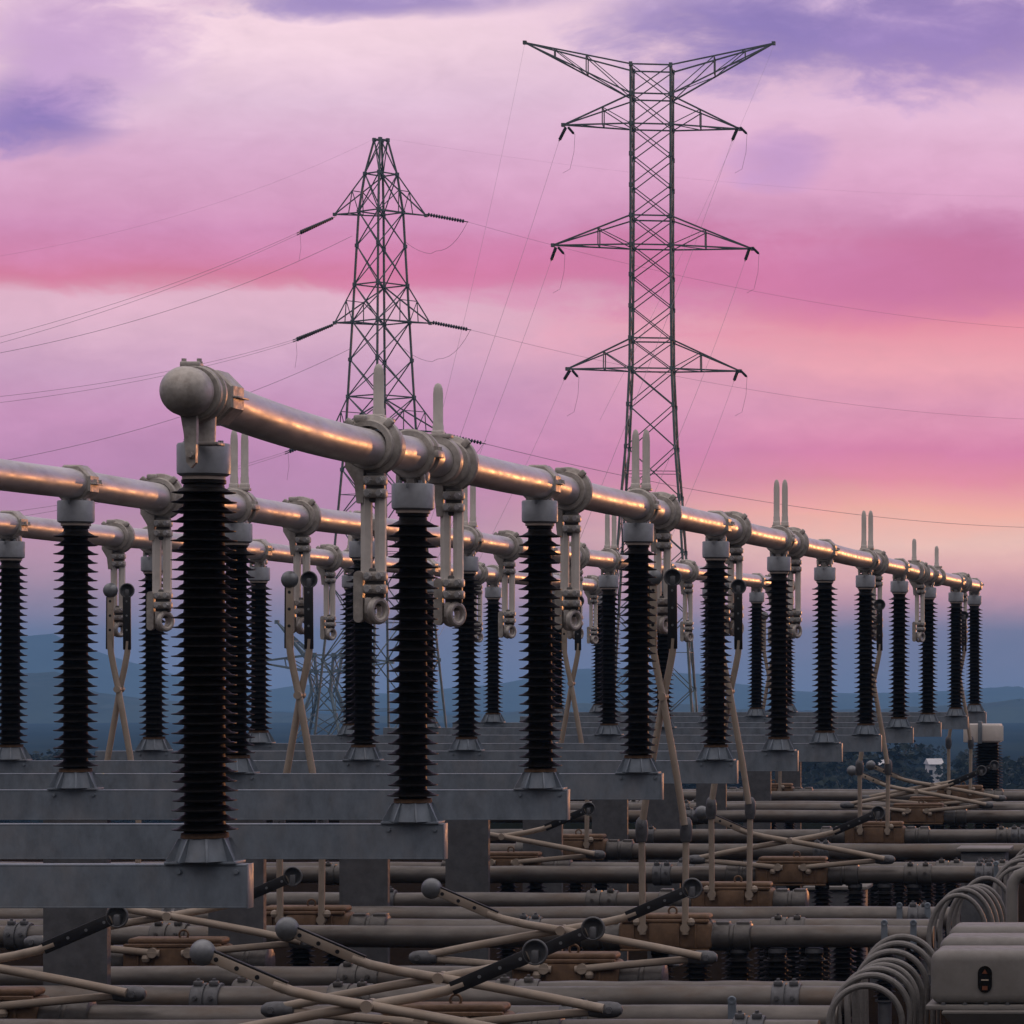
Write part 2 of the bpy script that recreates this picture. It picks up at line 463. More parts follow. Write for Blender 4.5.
# saddle clamp around the tube (origin on tube axis)
def saddle(kind):
    m = MB()
    if kind == 'hex':
        m.lathe([(.123, -.10), (.15, -.10), (.165, -.085), (.165, .085), (.15, .10), (.123, .10)], 8, Matrix.Rotation(PI / 8, 4, 'Y') @ AY, cap=False)
        m.box((.165, 0, 0), (.05, .17, .012), .003); m.box((-.165, 0, 0), (.05, .17, .012), .003)
        for s in (-1, 1):
            for y in (-.05, .05): m.bolt((s * .178, y, .006), (0, 0, 1), .013, .03)
    else:
        m.lathe([(.123, -.09), (.16, -.09), (.172, -.08), (.172, -.05), (.15, -.045), (.15, .045), (.172, .05), (.172, .08), (.16, .09), (.123, .09)], 32, AY, cap=False)
        for s in (-1, 1):
            m.box((s * .172, 0, 0), (.05, .16, .05), .008)
            for y in (-.05, .05): m.bolt((s * .172, y, .025), (0, 0, 1), .014, .03)
    # neck to the cap
    m.lathe([(.085, -.232), (.085, -.21), (.055, -.20), (.05, -.14), (.10, -.11)], 20)
    m.box((0, 0, -.15), (.22, .09, .08), .02)
    m.box((-.085, -.05, -.185), (.03, .05, .09), .006); m.box((.085, -.05, -.185), (.03, .05, .09), .006)
    m.box((.0, -.06, -.185), (.055, .03, .07), .006)
    return m.mesh('tube_clamp', M['cast'] if kind != 'hex' else M['cast'])
ME['saddle_round'] = saddle('round')
ME['saddle_hex'] = saddle('hex')

def post(row, x, i, kind, label):
    t = thing('post_insulator', label, 'insulator', (x - (.04 if row == 'front' and i == 1 else .012), D[i], BEAM + DZ[i]), 0, 'black ribbed post insulators on the beams')
    rp = random.Random(int(D[i] * 100 + x * 10))
    t.rotation_euler = (rp.uniform(-.003, .003), rp.uniform(-.004, .004), 0)
    put(ME['pedestal'], 'pedestal', t)
    put(ME['collar'], 'collar', t, (0, .06, .145))
    put(ME['sheds_first' if (row == 'front' and i == 1) else 'sheds'], 'shed_column', t, (0, .06, .15))
    put(ME['ring'], 'collar', t, (0, .06, 2.148))
    put(ME['cap'], 'cap', t, (0, .06, 2.172))
    if kind:
        put(ME['saddle_' + kind], 'tube_clamp', t, (0, .06, TUBEZ - BEAM - DZ[i]))
    return t
for i in range(1, 13):
    kind = None if i == 1 else ('round' if i in (2, 4, 6, 8, 10) else 'hex')
    lab = {1: 'tallest nearest black ribbed post insulator under the ball-ended tube', 12: 'farthest and smallest black ribbed post insulator at the end of the front tube'}.get(
        i, f'black ribbed post insulator, {ORD[i]} from the camera under the front tube')
    post('front', XA, i, kind, lab)
for i in range(3, 13):
    post('middle', XB, i, 'round' if i % 2 == 0 else 'hex', f'black ribbed post insulator, {ORD[i - 2]} from the left under the middle tube')
for i in range(5, 13):
    post('back', XC, i, 'round' if i % 2 == 0 else 'hex', f'black ribbed post insulator, {ORD[i - 4]} from the left under the back tube')

# ------------------------------------------------------------------ upper bus tubes
def upper_tube(row, x, d0, d1, ball):
    lab = {'front': 'polished aluminium bus tube with a ball end, nearest of three, reflecting orange light',
           'middle': 'polished bus tube running behind the nearest one, middle of three rows',
           'back': 'polished bus tube farthest back of the three rows, above the hills'}[row]
    t = thing('bus_tube', lab, 'busbar', (x, d0, TUBEZ), 0, 'polished upper bus tubes')
    pts = []
    n = int((d1 - d0) / .25)
    for k in range(n + 1):
        y = d0 + (d1 - d0) * k / n
        z = 0.0
        for a, b2 in zip(D[1:], D[2:]):
            if a <= y <= b2:
                s = (y - a) / (b2 - a)
                z -= (0.05 if (row == 'front' and a < 17) else .012) * 4 * s * (1 - s)
                break
        if ball and y < D[2]:
            z += .045 * ((D[2] - y) / (D[2] - D[1])) ** 1
        pts.append((0, y - d0, z))
    MB().sweep(pts, .121, 40).build('tube', M['tube'], t)
    if ball:
        zc = .05
        T0 = T((.045, 0, 0))
        b2 = MB()
        r = .137
        prof = [(0.002, -r)] + [(r * math.sin(a), -r * math.cos(a)) for a in [PI / 2 * k / 12 for k in range(1, 13)]] + [(r, .05), (.115, .06)]
        b2.lathe(prof, 40, T((.012, -.28, zc)) @ AY, cap=True)
        b2.build('end_ball', M['cast'], t)
        f = MB()
        f.lathe([(.115, -.03), (.142, -.03), (.15, -.022), (.152, .0), (.144, .01), (.144, .03), (.158, .035), (.158, .055), (.15, .062), (.115, .062)], 40, T((.025, -.17, zc)) @ AY, cap=True)
        f.box((0, -.16, zc + .155), (.11, .07, .035), .008)
        for s in (-.06, .06): f.bolt((s * .7, -.16, zc + .168), (0, 0, 1), .014, .022)
        f.build('end_flange', M['cast'], t)
        h = MB()
        h.lathe([(.123, -.10), (.15, -.10), (.162, -.085), (.162, .085), (.15, .10), (.123, .10)], 8, T((0, .16, zc)) @ Matrix.Rotation(PI / 8, 4, 'Y') @ AY, cap=True)
        h.box((.163, .16, zc), (.03, .18, .012), .003)
        h.build('end_clamp', M['cast'], t)
        y = MB()
        # fork down to the cap of the first post
        y.cyl((.035, -.05, zc - .10), (.035, -.05, -.222), .06, .055, 18)
        y.box((.045, -.05, -.222), (.16, .12, .018), .004)
        y.prism([(-.08, .17), (.02, .13), (.02, .0), (.015, -.16), (-.01, -.19), (-.035, -.16), (-.05, 0)], .035, T((.03, -.21, zc - .225)) @ Matrix.Rotation(PI / 2, 4, 'X'))
        y.bolt((.022, -.235, -.295), (0, -1, 0), .016, .02)
        y.build('support_fork', M['cast'], t)
    return t
upper_tube('front', XA, 16.66, 60.95, True)
upper_tube('middle', XB, 21.2, 60.95, False)
upper_tube('back', XC, 29.5, 60.95, False)

# end fittings on the far ends (capped)
# ------------------------------------------------------------------ hanging contacts
def hanger_meshes():
    m = MB()
    m.lathe([(.123, -.08), (.158, -.08), (.166, -.07), (.166, -.035), (.178, -.03), (.2, -.022), (.205, -.012), (.205, .03), (.198, .04), (.178, .045), (.178, .07), (.16, .08), (.123, .08)], 40, AY, cap=False)
    for s in (-1, 1):
        m.box((s * .13, -.04, .145), (.06, .04, .05), .01, Matrix.Rotation(-s * .8, 3, 'Y'))
    m.box((-.05, -.06, .172), (.09, .05, .05), .015)
    a = m.mesh('clamp_ring', M['cast'])
    RX = Matrix.Rotation(PI / 2, 4, 'X')
    def jaw(z0, plate, ring):
        """clamp block: side plate, dark core block, bright bolts"""
        pm = MB(); pm.prism(plate, .05, T((0, -.045, 0)) @ RX)
        for zz in (z0, z0 - .085):
            pm.box((.045, -.055, zz), (.15, .075, .062), .014)
        if ring:
            pm.torus(.07, .024, T((.062, -.05, -1.09)) @ Matrix.Rotation(1.1, 4, 'Z') @ RX, 26, 10)
            pm.torus(.07, .022, T((.0, .03, -1.09)) @ Matrix.Rotation(1.1, 4, 'Z') @ RX, 26, 10)
            pm.box((.004, -.06, -1.06), (.045, .05, .11), .008)
        dm = MB(); dm.box((.04, -.03, z0 - .045), (.12, .05, .20), .01)
        if ring: dm.box((.03, -.01, -1.02), (.085, .05, .09), .012)
        bm_ = MB()
        for zz in (z0, z0 - .085):
            for xx in (.008, .085): bm_.bolt((xx, -.092, zz), (0, -1, 0), .021, .034)
        return merge([pm.mesh('p', M['cast']), dm.mesh('d', M['cast_dark']), bm_.mesh('b', M['bolt'])], 'jaw')
    b_ = jaw(-.235, [(-.15, -.11), (-.03, -.16), (-.03, -.385), (-.075, -.385), (-.09, -.25), (-.15, -.15)], False)
    m = MB(); m.lathe([(.039, 0), (.039, -.02), (.038, -.5), (.039, -.52)], 6, Matrix.Rotation(PI / 6, 4, 'Z')); c = m.mesh('contact_bar', M['bar'], 40)
    e = jaw(-.865, [(x - .065, y - 1.0) for x, y in stadium(.062, .34)], True)
    return a, b_, c, e
HR, HN, HB, HC = hanger_meshes()
def hanger(row, d, label):
    t = thing('hanging_contact', label, 'contact', (ROWS[row], d, TUBEZ - .008), 0, 'hanging contacts below the bus tubes')
    put(HR, 'clamp_ring', t); put(HN, 'neck', t)
    put(HB, 'contact_bar', t, (-.02, -.03, -.34)); put(HB, 'contact_bar', t, (.072, -.03, -.34))
    put(HC, 'lower_contact', t)
    return t
hanger('front', 19.8, 'hanging twin-bar contact just left of the second front post')
for i in (2, 3, 4, 5, 6, 8, 9, 11):
    dd = {2: 21.7, 3: 25.37, 9: 50.8}.get(i, D[i] + 1.03)
    hanger('front', dd, f'hanging twin-bar contact behind and right of the {ORD[i]} front post')
for i in (3, 4, 6, 7, 9, 11):
    hanger('middle', {3: 26.3, 4: 30.1}.get(i, D[i] + 1.95), f'hanging twin-bar contact on the middle tube, beside the {ORD[i]} beam from the camera')
for i in (5, 7, 9, 11):
    hanger('back', D[i] + 3.0, f'hanging twin-bar contact on the back tube, beyond the {ORD[i]} beam from the camera')

# ------------------------------------------------------------------ upright earthing blades
def blade_mesh():
    m = MB()
    m.lathe([(.040, 0), (.040, .1), (.036, .11), (.036, .44), (.032, .50), (.022, .54), (.008, .555)], 14, Matrix.Diagonal((1.0, .55, 1, 1)))
    m.box((0, 0, .02), (.085, .06, .05), .01)
    return m.mesh('blade', M['bar'])
BL = blade_mesh()
m = MB(); m.lathe([(.123, -.045), (.165, -.045), (.172, -.035), (.172, .035), (.165, .045), (.123, .045)], 32, AY, cap=False); m.box((0, 0, .175), (.20, .09, .03), .008)
BB = m.mesh('blade_bracket', M['cast'])
def blades(row, d, n, label, dx=.05):
    t = thing('earthing_contact', label, 'contact', (ROWS[row], d, TUBEZ - .005), 0, 'upright contact blades on the bus tubes')
    put(BB, 'bracket', t)
    for s in ((-dx, dx) if n == 2 else (0,)):
        o = put(BL, 'blade', t, (s, 0, .185))
        if n == 1: o.scale = (1, 1, .66)
blades('front', 19.97, 1, 'single upright contact blade on the tube left of the second front post')
blades('front', 21.4, 1, 'single upright dark-edged contact blade right of the second front post')
for i in (4, 6, 8):
    blades('front', D[i] + .12, 2, f'pair of upright contact blades on the tube above the {ORD[i]} front post')
blades('front', 50.2, 1, 'single small upright blade on the front tube just before the tenth post')
blades('front', 53.6, 1, 'single small upright blade on the front tube just behind the tenth post')
for i in (4, 6, 8, 10):
    blades('middle', D[i] + .12, 2, f'pair of upright contact blades on the middle tube over the {ORD[i]} beam')
blades('back', D[8] + .1, 2, 'pair of upright contact blades on the back tube, at its left part')

# ------------------------------------------------------------------ pantographs
def gear_meshes():
    m = MB()
    m.box((0, 0, .02), (.90, .34, .28), .05, seg=3)
    m.box((0, -.165, .03), (.30, .06, .23), .012)
    m.box((0, -.165, .165), (.86, .04, .03), .008); m.box((0, -.165, -.115), (.86, .03, .02), .006)
    m.box((-.30, -.17, .02), (.02, .03, .24), .005); m.box((.30, -.17, .02), (.02, .03, .24), .005)
    for xx in (-.4, -.2, .2, .4):
        m.bolt((xx, -.185, .165), (0, -1, 0), .012, .012)
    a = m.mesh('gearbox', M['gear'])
    m = MB(); m.box((0, 0, .195), (.84, .24, .06), .028, seg=3)
    m.torus(.04, .010, T((.05, -.02, .25)) @ Matrix.Rotation(PI / 2, 4, 'X'), 18, 6)
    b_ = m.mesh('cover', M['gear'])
    m = MB(); m.lathe([(.10, 0), (.135, .0), (.14, .01), (.14, .16), (.125, .17), (.125, .20), (.14, .21), (.14, .36), (.122, .37)], 12, AX)
    m.box((.09, 0, .13), (.13, .13, .04), .008); m.box((.29, 0, .13), (.13, .13, .04), .008)
    c = m.mesh('coupling', M['cast_dark'])
    return a, b_, c
GB, GC, GP = gear_meshes()
def lower_arm_mesh(p0, p1):
    m = MB(); p0 = Vector(p0); p1 = Vector(p1)
    m.sweep([p0, p0.lerp(p1, .5), p1], .032, 14)
    d = (p1 - p0).normalized()
    m.cyl(p0 + Vector((0, -.03, 0)) + d * .06, p0 + Vector((0, .05, 0)) + d * .06, .045, .045, 14)
    side = Vector((0, 0, -1)) if abs(d.x) > .5 else Vector((math.copysign(1, p0.x), 0, 0))
    m.lathe([(.002, -.04), (.03, -.028), (.04, 0), (.03, .028), (.002, .04)], 12, T(p0 + d * .12 + side * .055))
    m.cyl(p0 + d * .12, p0 + d * .12 + side * .06, .022, .022, 10)
    return m.mesh('lower_arm', M['arm'])
def knee_mesh(p, d):
    d = Vector(d).normalized()
    m = MB(); mm = T(Vector(p)) @ frame_z(d).to_4x4()
    m.lathe([(.03, -.16), (.05, -.15), (.056, -.10), (.06, -.09), (.06, 0), (.052, .05), (.03, .08), (.004, .088)], 18, mm)
    m.bolt(Vector(p) + Vector((0, -.055, 0)), (0, -1, 0), .022, .02)
    return m.mesh('knee_joint', M['rubber'])
def upper_arm_mesh(pts):
    m = MB(); m.sweep(pts, .034, 14)
    mid = Vector(pts[len(pts) // 2])
    m.cyl(mid + Vector((0, -.05, 0)), mid + Vector((0, .05, 0)), .04, .04, 14)
    return m.mesh('upper_arm', M['arm'])
def strip_meshes(p0, p1, dark):
    p0 = Vector(p0); p1 = Vector(p1); d = (p1 - p0)
    f = frame_z(d, Vector((0, 1, 0)))      # col x = up x z
    rot = f
    L = d.length
    m = MB()
    up = Vector((0, -1, 0))
    perp = d.normalized().cross(Vector((0, 1, 0)))
    c = (p0 + p1) / 2
    bas = Matrix((perp, Vector((0, 1, 0)), d.normalized())).transposed()
    m.box(c, (.074, .04, L), .012, bas)
    holes = MB()
    for k in range(4):
        q = p0.lerp(p1, .10 + .27 * k) + Vector((0, -.0215 if not dark else -.031, 0))
        holes.cyl(q, q + Vector((0, .004, 0)), .016 if not dark else .012, None, 10)
    top = MB()
    if dark:
        top.box(c + Vector((0, -.024, 0)), (.092, .012, L * 1.0), .004, bas)
    else:
        sgn = 1 if perp.z > 0 or abs(perp.z) < .2 else -1
        top.box(c + perp * sgn * .043, (.014, .03, L * .98), .003, bas)
    return merge([m.mesh('contact_strip', M['arm']), holes.mesh('bolt_holes', M['black'] if not dark else M['disc'])], 'contact_strip'), None, top.mesh('carbon_edge', M['black'])
def disc_mesh(p, facing):
    # dish; facing -1 : convex side towards -Y, +1 convex towards +Y
    m = MB(); mm = T(Vector(p)) @ (AY if facing < 0 else Matrix.Rotation(PI, 4, 'X') @ AY)
    r = .084
    prof = [(.003, -.055), (.03, -.052), (.055, -.042), (.075, -.024), (.082, -.002), (r, .012), (.078, .016), (.072, -.004), (.054, -.026), (.03, -.038), (.003, -.042)]
    m.lathe(prof, 28, mm)
    m.torus(.079, .0085, mm @ T((0, 0, .012)), 28, 8)
    m.box(Vector(p) + Vector((0, .0, -.03)), (.05, .05, .09), .012)
    return m.mesh('corona_disc', M['disc'] if facing < 0 else M['rubber'])

def panto_proto(raised):
    parts = []
    for s, y in ((1, -.26), (-1, -.21)):
        dark = s < 0
        if not raised:
            piv = (s * .10, -.20, .10); knee = (s * 1.21, -.20, .20)
            kd = (s, 0, .0)
            path = [(s * 1.17, y, .215), (s * .8, y, .29), (s * .35, y, .375), (0, y, .435), (-s * .3, y, .485), (-s * .5, y, .53), (-s * .62, y, .575)]
            s0, s1 = (-s * .54, y, .545), (-s * 1.04, y, .76)
            disc = (-s * 1.09, y - .01, .785)
        else:
            piv = (s * .205, -.20, .04); knee = (s * .215, -.20, 1.09)
            kd = (0, 0, 1)
            path = [(s * .21, y, 1.10), (s * .14, y, 1.55), (s * .06, y, 2.0), (0, y, 2.34), (-s * .055, y, 2.6), (-s * .085, y, 2.76), (-s * .095, y, 2.9)]
            s0, s1 = (-s * .092, y, 2.80), (-s * .088, y, 3.42)
            disc = (-s * .092, y - .01, 3.49)
        strip, holes, top = strip_meshes(s0, s1, dark)
        parts.append((lower_arm_mesh(piv, knee), knee_mesh(knee, kd), upper_arm_mesh(path), strip, holes, top, disc_mesh(disc, -1 if not dark else 1)))
    return parts
PT = {False: panto_proto(False), True: panto_proto(True)}
def panto(x, d, raised, label):
    t = thing('pantograph', label, 'pantograph', (x, d, LOWZ), 0, 'raised pantographs gripping the hanging contacts' if raised else 'folded pantographs on the lower tubes')
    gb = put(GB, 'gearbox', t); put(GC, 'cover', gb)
    put(GP, 'coupling', t, (.45, 0, 0)); c = put(GP, 'coupling', t, (-.45, 0, 0)); c.rotation_euler = (0, 0, PI)
    for la, kn, ua, st, ho, tp, di in PT[raised]:
        put(la, 'lower_arm', t); put(kn, 'knee_joint', t)
        u = put(ua, 'upper_arm', t)
        put(st, 'contact_strip', u); put(tp, 'carbon_edge', u); put(di, 'corona_disc', u)
    return t

SUP = shed_profile(1.40, 24, .078, .142)
SU = MB().lathe(SUP, 24).mesh('shed_column', M['porcelain'], 25)
m = MB(); m.lathe([(.085, 0), (.09, .005), (.09, .04), (.06, .05)], 20); SCAP = m.mesh('cap', M['galv_dark'])
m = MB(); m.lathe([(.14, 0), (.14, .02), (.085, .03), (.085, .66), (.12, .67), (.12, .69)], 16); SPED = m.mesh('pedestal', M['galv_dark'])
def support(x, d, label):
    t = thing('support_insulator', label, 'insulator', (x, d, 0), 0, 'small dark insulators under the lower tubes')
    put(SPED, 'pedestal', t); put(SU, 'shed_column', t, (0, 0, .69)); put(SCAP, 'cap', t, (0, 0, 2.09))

PANT = [  # row, d, raised, label
    ('front', 20.0, 0, 'nearest folded pantograph, at the bottom edge with its round disc lowest'),
    ('front', 21.7, 0, 'folded pantograph second from the camera, disc left of the second column'),
    ('front', 25.4, 0, 'folded pantograph third in the front row, brown gearbox at bottom centre'),
    ('front', 29.2, 1, 'raised pantograph gripping the contact beside the fourth front post'),
    ('front', 33.25, 1, 'raised pantograph gripping the contact beside the fifth front post'),
    ('front', 37.4, 0, 'folded pantograph with orange-lit gearbox behind the two nearer raised ones'),
    ('front', 45.25, 1, 'raised pantograph gripping the contact beside the eighth front post'),
    ('front', 50.8, 0, 'folded pantograph at far right in front of the trees, nearer of two'),
    ('front', 53.2, 0, 'folded pantograph at far right in front of the trees, farther of two'),
    ('front', 57.8, 1, 'farthest raised pantograph near the end of the front tube'),
    ('middle', 22.7, 0, 'folded pantograph at the bottom left edge, partly out of the frame'),
    ('middle', 26.75, 0, 'folded pantograph beneath the nearest beam at the left, brown gearbox'),
    ('middle', 30.1, 1, 'raised pantograph on the middle row, arms crossing right of the nearest post'),
    ('middle', 38.3, 0, 'folded pantograph on the middle row seen between columns below the third beam'),
    ('middle', 42.05, 1, 'small raised pantograph on the middle row seen left of the fourth front post'),
    ('middle', 58.6, 1, 'farthest raised pantograph on the middle row, left of the sixth front post'),
    ('back', 35.2, 1, 'raised pantograph at far left gripping the back row contact'),
]
XJ = {('middle', 30.1): -9.64, ('back', 35.2): -13.39}
for row, d, up, lab in PANT:
    panto(XJ.get((row, d), ROWS[row] + (0.08 if row == 'front' and d == 29.2 else 0)), d, bool(up), lab)
def short(lab):
    return ' '.join(lab.split(',')[0].split()[:10])
for k, (row, d, up, lab) in enumerate(PANT):
    for j, (dx, nm) in enumerate(((.0, 'left'), (.36, 'right'))):
        support(ROWS[row] + dx, d + .02, f'small dark {nm} insulator below {short(lab)}')

# ------------------------------------------------------------------ lower tubes
JOINT = []
for L_, r_ in ((.34, .132), (.22, .138)):
    m = MB(); m.lathe([(.11, 0), (r_ - .006, 0), (r_, .008), (r_, L_ * .46), (r_ - .014, L_ * .47), (r_ - .014, L_ * .53), (r_, L_ * .54), (r_, L_ - .008), (r_ - .006, L_), (.11, L_)], 16, AX, cap=False)
    for q in (.22, .78):
        m.box((L_ * q, -.05, r_), (.07, .05, .04), .008); m.bolt((L_ * q, -.05, r_ + .02), (0, 0, 1), .014, .02)
        m.bolt((L_ * q, -r_, .03), (0, -1, 0), .016, .02)
    JOINT.append(m.mesh('joint_sleeve', M['cast_dark'] if L_ > .3 else M['rubber']))
TUBES = []
for i in range(2, 12):
    offs = (1.0, 1.95, 3.0)
    for j, o in enumerate(offs):
        TUBES.append((i, j, D[i] + o))
special = {(2, 0): 21.7, (3, 0): 25.4, (4, 0): 29.2, (5, 0): 33.25, (6, 0): 37.4, (8, 0): 45.25, (9, 0): 50.8, (10, 0): 53.2, (3, 1): 26.75, (4, 1): 30.1, (11, 0): 57.8, (7, 1): 42.05, (6, 1): 38.3}
skip = set([(7, 0), (11, 2), (8, 1), (9, 1), (10, 2), (3, 1), (7, 2), (8, 2), (9, 2), (5, 1), (6, 2), (3, 2), (5, 2)])
TR = []
for (i, j, d) in TUBES:
    d = special.get((i, j), d)
    if (i, j) in skip: continue
    x1 = {2: -3.25, 4: -3.3, 6: -2.95, 8: -3.0}.get(i, -2.6)
    if i >= 8: x1 = -2.2
    x0 = -17.0
    if (i, j) == (3, 0): x1 = -6.3 + 0.0
    if (i, j) == (5, 0): x1 = -6.0
    if (i, j) == (4, 0): x1 = -3.25
    TR.append((i, j, d, x0, x1))
TR.append((1, 0, 20.0, -17.0, -5.2))
TR.append((3, 3, 24.0, -6.9, -3.35))
names = ['nearest', 'middle', 'farthest', 'short']
for (i, j, d, x0, x1) in TR:
    lab = f'weathered grey lower tube, {names[j]} of those crossing behind the {ORD[i]} beam from the camera'
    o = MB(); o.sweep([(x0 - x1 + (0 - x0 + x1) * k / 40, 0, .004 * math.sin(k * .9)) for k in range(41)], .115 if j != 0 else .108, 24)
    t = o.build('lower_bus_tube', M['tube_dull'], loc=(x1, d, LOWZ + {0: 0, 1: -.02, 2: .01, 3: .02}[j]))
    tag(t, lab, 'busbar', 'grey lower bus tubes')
    rj = random.Random(int(d * 100))
    for q in range(rj.randint(3, 5)):
        put(JOINT[rj.randint(0, 1)], 'joint_sleeve', t, (-rj.uniform(.4, 9.5), 0, .0))
for (i, j, d, x0, x1) in TR:
    if i in (1, 2, 3, 4, 5, 6, 8) and j in (0, 2, 3):
        for q, xx in enumerate((-5.15, -4.78, -4.42)):
            if xx < x1 - .15:
                support(xx, d + .02, f'{ORD[q + 1]} small insulator under {names[j]} lower tube behind {ORD[i]} beam')
# clips on the tubes at the right
m = MB(); m.prism(stadium(.06, .30), .02, T((0, -.125, .02)) @ Matrix.Rotation(PI / 2, 4, 'X'))
m.torus(.022, .012, T((0, -.13, .145)) @ Matrix.Rotation(PI / 2, 4, 'X'), 16, 6)
CLIP = m.mesh('tube_clip', M['galv'])
for k, (px, d, lab) in enumerate(((735, 22.7, 'small steel clip on the bottom tube right of centre'), (886, 29.2, 'small steel clip on a grey tube left of the upper cable loops'), (915, 29.2, 'small steel clip on a grey tube beside the upper cable loops'), (901, 31.2, 'small steel clip on the tube behind, left clip of two by the loops'), (929, 31.2, 'small steel clip on the tube behind, right clip of two by the loops'), (997, 37.4, 'small steel clip on the tube at the right edge'))):
    o = bpy.data.objects.new('tube_clip', CLIP); COL.objects.link(o); o.location = ((px - CX) / F * d, d, LOWZ)
    tag(o, lab, 'clip', 'steel clips on the lower tubes')

# ------------------------------------------------------------------ cable loops
def loops(cx, d0, n, r, dd, dx, dr, label, zb=LOWZ, vs=1.05, rise=.03):
    t = thing('cable_loops', label, 'cable', (cx, d0, zb), 0, 'bundles of looped flexible cable')
    rnd = random.Random(int(d0 * 10))
    for k in range(n):
        rr = r + dr * (1 + math.sin(k * 1.3)) + rnd.uniform(-.01, .01)
        y = k * dd; xc = dx * k + rnd.uniform(-.012, .012)
        tilt = rnd.uniform(-.05, .05)
        path = []
        for q in range(25):
            a = PI * 1.06 - PI * 1.12 * q / 24
            path.append((xc + rr * math.cos(a), y + .10 * (q / 24) + tilt * math.sin(a), rr * vs * math.sin(a) + rise * k))
        path = [(path[0][0] + .01, path[0][1], -.35)] + path + [(path[-1][0], path[-1][1], -.35)]
        MB().sweep(path, .024, 10).build('cable', M['cable'], t)
    return t
loops((872 - CX) / F * 22.7, 22.3, 8, .25, .2, .014, .02, 'nest of grey cable loops beside the grey tanks at bottom right', LOWZ + .0)
loops((968 - CX) / F * 30, 29.0, 6, .25, .26, .03, .025, 'nest of grey cable loops above and behind the grey tanks', LOWZ, 1.5, .012)
loops((1026 - CX) / F * 34.5, 33.6, 6, .27, .25, .02, .03, 'nest of pale cable loops at the right edge, farthest of three', LOWZ + .05)

# ------------------------------------------------------------------ grey tanks (instrument transformer heads)
def tank(px, py_top, d, label, first):
    c = P(px, py_top, d)
    w, dp, h = 1.0, .5, .40
    t = thing('transformer_tank', label, 'transformer', (c.x + w / 2, c.y + dp / 2, 0), 0, 'grey transformer heads at the right')
    z0 = c.z - h
    m = MB(); m.box((0, 0, z0 + h / 2), (w, dp, h), .075, seg=5)
    m.box((.33, .02, z0 + h), (.22, .2, .05), .015)
    m.build('body', M['tank'], t)
    MB().box((0, 0, z0 - .02), (w + .06, dp + .06, .035), .006).build('flange', M['tank'], t)
    mb = MB(); mb.lathe([(.17, .62), (.24, z0 - .34), (.56, z0 - .05), (.56, z0 - .038)], 4, Matrix.Rotation(PI / 4, 4, 'Z') ); mb.build('neck', M['tank'], t)
    bo = MB()
    for k in range(6): bo.bolt((-w / 2 + .1 + .16 * k, -dp / 2 - .01, z0 - .002), (0, 0, 1), .014, .018)
    bo.build('bolts', M['galv_dark'], t)
    put(SU, 'shed_column', t, (0, 0, .30))
    gx = -w / 2 + (985 - 930) / F * d
    ga = MB(); ga.prism(stadium(.105, .20), .02, T((gx, -dp / 2 - .004, z0 + .19)) @ Matrix.Rotation(PI / 2, 4, 'X'))
    go = ga.build('gauge', M['glass_dark'], t)
    MB().box((gx, -dp / 2 - .016, z0 + .185), (.055, .006, .008)).build('needle', M['gauge_white'], go)
    gm = MB(); gm.prism([(-.02, -.012), (.02, -.012), (0, .02)], .006, T((gx, -dp / 2 - .016, z0 + .245)) @ Matrix.Rotation(PI / 2, 4, 'X'))
    gm.build('mark', M['gauge_red'], go)
    MB().box((gx, -dp / 2 - .016, z0 + .125), (.04, .006, .03)).build('mark', M['gauge_red'], go)
tank(930, 951, 22.4, 'grey transformer head with a black slot gauge at bottom right, nearest of three', True)
tank(939, 938, 23.2, 'grey transformer head behind the gauge one, middle of three', False)
tank(948, 927, 24.0, 'grey transformer head, farthest of three, just below the upper cable loops', False)

# terminal elbow at right edge
c = P(1012, 915, 26.5)
t = thing('terminal_elbow', 'pale grey upright terminal elbow at the right edge above the tanks', 'terminal', (c.x, c.y, 0))
MB().sweep([(0, 0, 2.25), (0, 0, 2.9), (.01, 0, 2.98), (.05, 0, 3.04), (.12, 0, 3.07), (.5, 0, 3.07)], .055, 16).build('elbow', M['tank'], t)
MB().box((-.05, -.02, 2.4), (.26, .2, .05), .01).build('terminal_pad', M['tank'], t)
MB().cyl((0, 0, 0), (0, 0, 2.3), .09, .09, 12).build('stem', M['galv_dark'], t)

# far instrument transformer with pale box head at the right end of the row
c = P(988, 733, 59.0)
t = thing('current_transformer', 'pale box-headed transformer on a thick black ribbed column beyond the last front post', 'transformer', (c.x, c.y, 0))
mb = MB(); mb.box((-.10, 0, c.z), (.72, .5, .36), .02); mb.box((.10, -.26, c.z), (.45, .03, .30), .01); mb.build('head', M['bar'], t)
MB().box((-.13, -.27, c.z + .02), (.08, .06, .44), .01).build('bracket', M['galv'], t)
MB().lathe(shed_profile(2.2, 38, .2, .29), 24).build('shed_column', M['porcelain'], t, (0, 0, c.z - .18 - 2.2))
MB().cyl((0, 0, 0), (0, 0, c.z - .18 - 2.19), .22, .2, 16).build('pedestal', M['galv_dark'], t)

